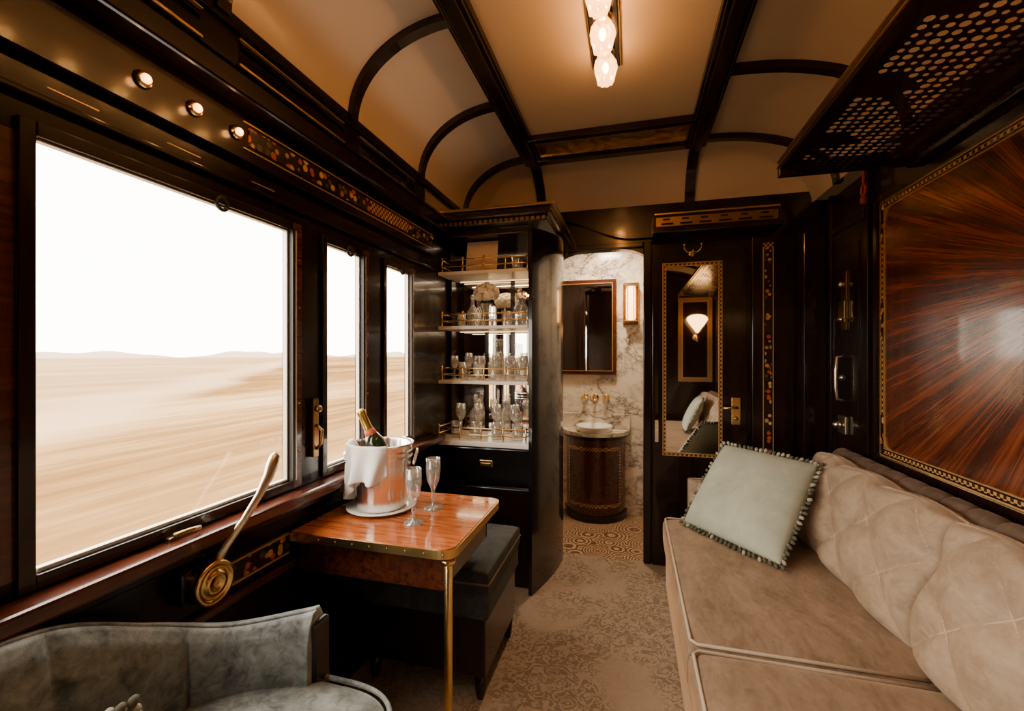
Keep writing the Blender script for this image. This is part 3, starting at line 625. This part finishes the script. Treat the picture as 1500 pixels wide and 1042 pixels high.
b.box(rx0,rx0+.04,ry0,ry1,rz+.01,rz+.05,W_DARK,.006); b.box(rx0-.006,rx0,ry0,ry1,rz+.015,rz+.020,BRASS); b.box(rx0-.006,rx0,ry0,ry1,rz+.04,rz+.045,BRASS); b.box(rx0,rx1,ry1-.02,ry1+.01,rz-.025,rz+.035,W_DARK,.004); b.box(rx0,rx1,ry1+.01,ry1+.014,rz+.02,rz+.028,BRASS)
b.box(rx1-.05,rx1,ry0,ry1,rz-.035,rz-.01,W_DARK,.004)
b.done('luggage_rack')
# ------------------------------------------------------------ sofa
b=B(); SX=.17
QU,QV=3.0,1.5
def quilt(a,c):
    s1=a*QU+c*QV; s2=a*QU-c*QV
    d1=min(s1%1,1-s1%1); d2=min(s2%1,1-s2%1)
    pf=math.sqrt(max(0,min(1,2.6*d1)*min(1,2.6*d2)))
    return 1.25*(1-pf)
def clipseam(sgn,k):
    pts=[]
    for t in range(0,201):
        c=.07+.86*t/200; a=(k-sgn*c*QV)/QU
        if .03<a<.97: pts.append((a,c))
    return (pts[0][0],pts[0][1],pts[-1][0],pts[-1][1]) if len(pts)>20 else None
seams=[s for s in [clipseam(sg,k) for sg in(1,-1) for k in range(-1,6)] if s]
SEAM=simple('velvet_seam',col=(.48,.36,.25),rough=.8)
b.box(SX+.02,XR-.035,-.5,2.70,.03,.29,VSOFA,.015)
for y in (.35,1.48): b.box(SX+.014,SX+.022,y-.003,y+.003,.04,.29,PIPING)
b.tube([(SX+.017,y,.285) for y in (-.45,.5,1.5,2.68)],.006,PIPING)
for (y0,y1) in ((1.485,2.63),(.34,1.475),(-.48,.33)):
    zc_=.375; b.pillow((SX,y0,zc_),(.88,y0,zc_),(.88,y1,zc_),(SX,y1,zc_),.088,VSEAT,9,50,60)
    for z in(.452,):
        b.tube([Vector((SX+.012,y0+.03,z)),Vector((SX+.012,(y0+y1)/2,z)),Vector((SX+.012,y1-.03,z)),Vector((SX+.03,y1-.012,z)),Vector((.5,y1-.012,z)),Vector((.85,y1-.012,z))],.0055,SEAM,6); b.tube([Vector((SX+.012,y0+.03,z)),Vector((SX+.03,y0+.012,z)),Vector((.5,y0+.012,z)),Vector((.85,y0+.012,z))],.0055,SEAM,6)
def wv(a,c): return Vector((0,0,c*.014*abs(math.sin(a*3*pi))))
for (y0,y1) in ((1.635,2.62),(.64,1.625),(-.40,.63)):
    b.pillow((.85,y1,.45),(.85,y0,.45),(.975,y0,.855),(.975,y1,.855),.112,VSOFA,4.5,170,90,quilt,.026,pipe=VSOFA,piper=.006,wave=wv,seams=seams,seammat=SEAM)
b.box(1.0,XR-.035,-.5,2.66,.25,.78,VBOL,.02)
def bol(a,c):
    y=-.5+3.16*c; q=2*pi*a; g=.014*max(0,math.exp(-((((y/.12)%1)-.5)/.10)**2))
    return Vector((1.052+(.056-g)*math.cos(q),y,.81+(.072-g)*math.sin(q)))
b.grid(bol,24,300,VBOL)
b.pillow((SX+.14,2.69,.30),(1.05,2.69,.30),(1.05,2.69,.66),(SX+.14,2.69,.66),.06,VSOFA,7,30,30,pipe=PIPING,piper=.005)
b.box(SX+.06,1.05,2.64,2.74,.0,.34,VSOFA,.02)
for y in(-.4,1.1,2.6):
    for x in(.25,1.05): b.cyl((x,y,0),(x,y,.04),.02,W_DARK)
b.done('sofa')
def cushion(name,BL,BR,TR,TL,T,mt=VPIL):
    b=B(); BL,BR,TR,TL=map(Vector,(BL,BR,TR,TL)); b.pillow(BL,BR,TR,TL,T,mt,2.4,36,36)
    def pt(a,c): return BL*(1-a)*(1-c)+BR*a*(1-c)+TR*a*c+TL*(1-a)*c
    N=22; rr=[]
    for i in range(N): rr+=[(i/N,0),(1,i/N),(1-i/N,1),(0,1-i/N)]
    ctr=pt(.5,.5)
    for (a,c) in rr:
        p=pt(a,c); o=(p-ctr).normalized(); q=p+o*.016+Vector((random.uniform(-.004,.004),random.uniform(-.004,.004),random.uniform(-.003,.003)))
        M=o.to_track_quat('Z','Y').to_matrix(); b.sph(q,(.009,.009,.012),FRINGE if random.random()<.65 else FRINGE2,8,M); b.cyl(p-o*.004,q,.003,FRINGE,seg=6)
        b.sph(p+o*.003,.006,FRINGE if random.random()<.5 else FRINGE2,6)
    b.done(name)
cushion('throw_pillow',(.27,2.50,.485),(.60,2.08,.485),(.85,2.40,.84),(.49,2.62,.875),.075)
cushion('throw_pillow',(.60,.62,.49),(.62,.20,.49),(.80,.20,.86),(.78,.62,.86),.07)
# ------------------------------------------------------------ armchair
b=B()
def cr(P,t):
    n=len(P)-1; f=t*n; i=min(int(f),n-1); u=f-i
    p0=P[max(i-1,0)];p1=P[i];p2=P[i+1];p3=P[min(i+2,n)]
    return .5*((2*p1)+(p2-p0)*u+(2*p0-5*p1+4*p2-p3)*u*u+(3*p1-p0-3*p2+p3)*u**3)
path=[Vector(p) for p in ((-.80,.03,.66),(-.98,.05,.67),(-1.06,.16,.76),(-1.08,.36,.84),(-1.08,.58,.835),(-1.06,.76,.745),(-.97,.885,.685),(-.84,.965,.69),(-.79,.985,.70))]
def back(a,c):
    p=cr(path,c); q=cr(path,min(1,c+.01)); r=cr(path,max(0,c-.01)); t=(q-r); t.z=0; t.normalize(); n=Vector((t.y,-t.x,0))
    zb=.20; H=p.z-zb
    S=[(.055,0),(.06,.3),(.055,.6),(.055,.85),(.04,.95),(0.02,1.0),(-.02,1.0),(-.045,.93),(-.04,.5),(-.035,0)]
    f=a*(len(S)-1); i=min(int(f),len(S)-2); u=f-i; s=S[i][0]*(1-u)+S[i+1][0]*u; h=S[i][1]*(1-u)+S[i+1][1]*u
    g=0
    for cc in (.34,.68,.5): g=max(g,math.exp(-((c-cc)/.006)**2))
    if s>0: s-=.012*g
    e=min(1,(min(c,1-c))/.02+.35)
    pp=p+n*s*e; return Vector((pp.x,pp.y,zb+H*h))
b.grid(back,36,160,VCHAIR)
for c in(0,1):
    vs=[back(i/18,c) for i in range(19)]; b.raw(vs,[tuple(range(19))],VCHAIR)
b.tube([cr(path,k/60) for k in range(61)],.006,VCHAIR,8)
pe=path[-1]; b.box(pe.x-.005,pe.x+.018,pe.y-.035,pe.y+.03,.12,.675,W_DARK,.008)
pe=path[0]; b.box(pe.x-.005,pe.x+.018,pe.y-.035,pe.y+.03,.12,.655,W_DARK,.008)
SCX,SCY,SRX,SRY=-.785,.555,.29,.445
def sup(q,ex=4.2): return math.copysign(abs(math.cos(q))**(2/ex),math.cos(q)),math.copysign(abs(math.sin(q))**(2/ex),math.sin(q))
def seat(top):
    def fn(a,c):
        q=2*pi*c; cs_,sn=sup(q); h=(1-a**6)**(1/3.) if a<1 else 0
        return Vector((SCX+SRX*a*cs_,SCY+SRY*a*sn,(.465+.085*h) if top else (.465-.085*h)))
    return fn
b.grid(seat(True),24,64,VCHAIR); b.grid(seat(False),24,64,VCHAIR)
def rim(k,z): cs_,sn=sup(2*pi*k/64); return Vector((SCX+(SRX-.006)*cs_,SCY+(SRY-.006)*sn,z))
b.tube([rim(k,.520) for k in range(64)],.006,VCHAIR,6,True)
b.box(-1.04,-.56,.12,.93,.16,.39,VCHAIR,.03)
for x in(-1.0,-.60):
    for y in(.16,.88): b.lathe((x,y,0),[(.014,0),(.018,.02),(.027,.17)],W_DARK,12)
b.done('armchair')
cushion('throw_pillow',(-.84,.62,.555),(-.88,.26,.555),(-.96,.26,.70),(-.93,.62,.685),.05,VPILC)
# ------------------------------------------------------------ landscape
b=B()
def land(a,c):
    x=-1.9-600*a**3; y=-500+1400*c; return Vector((x,y,-1.25))
b.grid(land,30,10,GRASS); b.done('ground')
b=B()
def hill(a,c):
    y=-500+1600*a; h=(5.5+3.5*math.sin(a*31)+2.5*math.sin(a*73+1)+.8*math.sin(a*210))*math.sin(pi*c); return Vector((-480-60*c,y,-1.3+max(0,h)))
b.grid(hill,200,8,HILL); b.done('distant_hills')
# ------------------------------------------------------------ world, portals, camera
w=bpy.data.worlds.new('World'); bpy.context.scene.world=w; w.use_nodes=True; bg=w.node_tree.nodes['Background']; bg.inputs[0].default_value=(1,.91,.785,1); bg.inputs[1].default_value=17
for i,(a,c) in enumerate(wins):
    L=bpy.data.lights.new('portal','AREA'); L.shape='RECTANGLE'; L.size=WZ1-WZ0; L.size_y=c-a; L.cycles.is_portal=True
    o=bpy.data.objects.new('window_portal',L); o.location=(XL-.05,(a+c)/2,(WZ0+WZ1)/2); o.rotation_euler=(0,-pi/2,0); bpy.context.collection.objects.link(o)
cam=bpy.data.cameras.new('Camera'); cam.sensor_width=36; cam.lens=650/1500*36; cam.clip_start=.02; cam.clip_end=3000
co=bpy.data.objects.new('Camera',cam); co.location=(0,0,EYE); co.rotation_euler=(pi/2,0,math.atan(175/650)); bpy.context.collection.objects.link(co); bpy.context.scene.camera=co
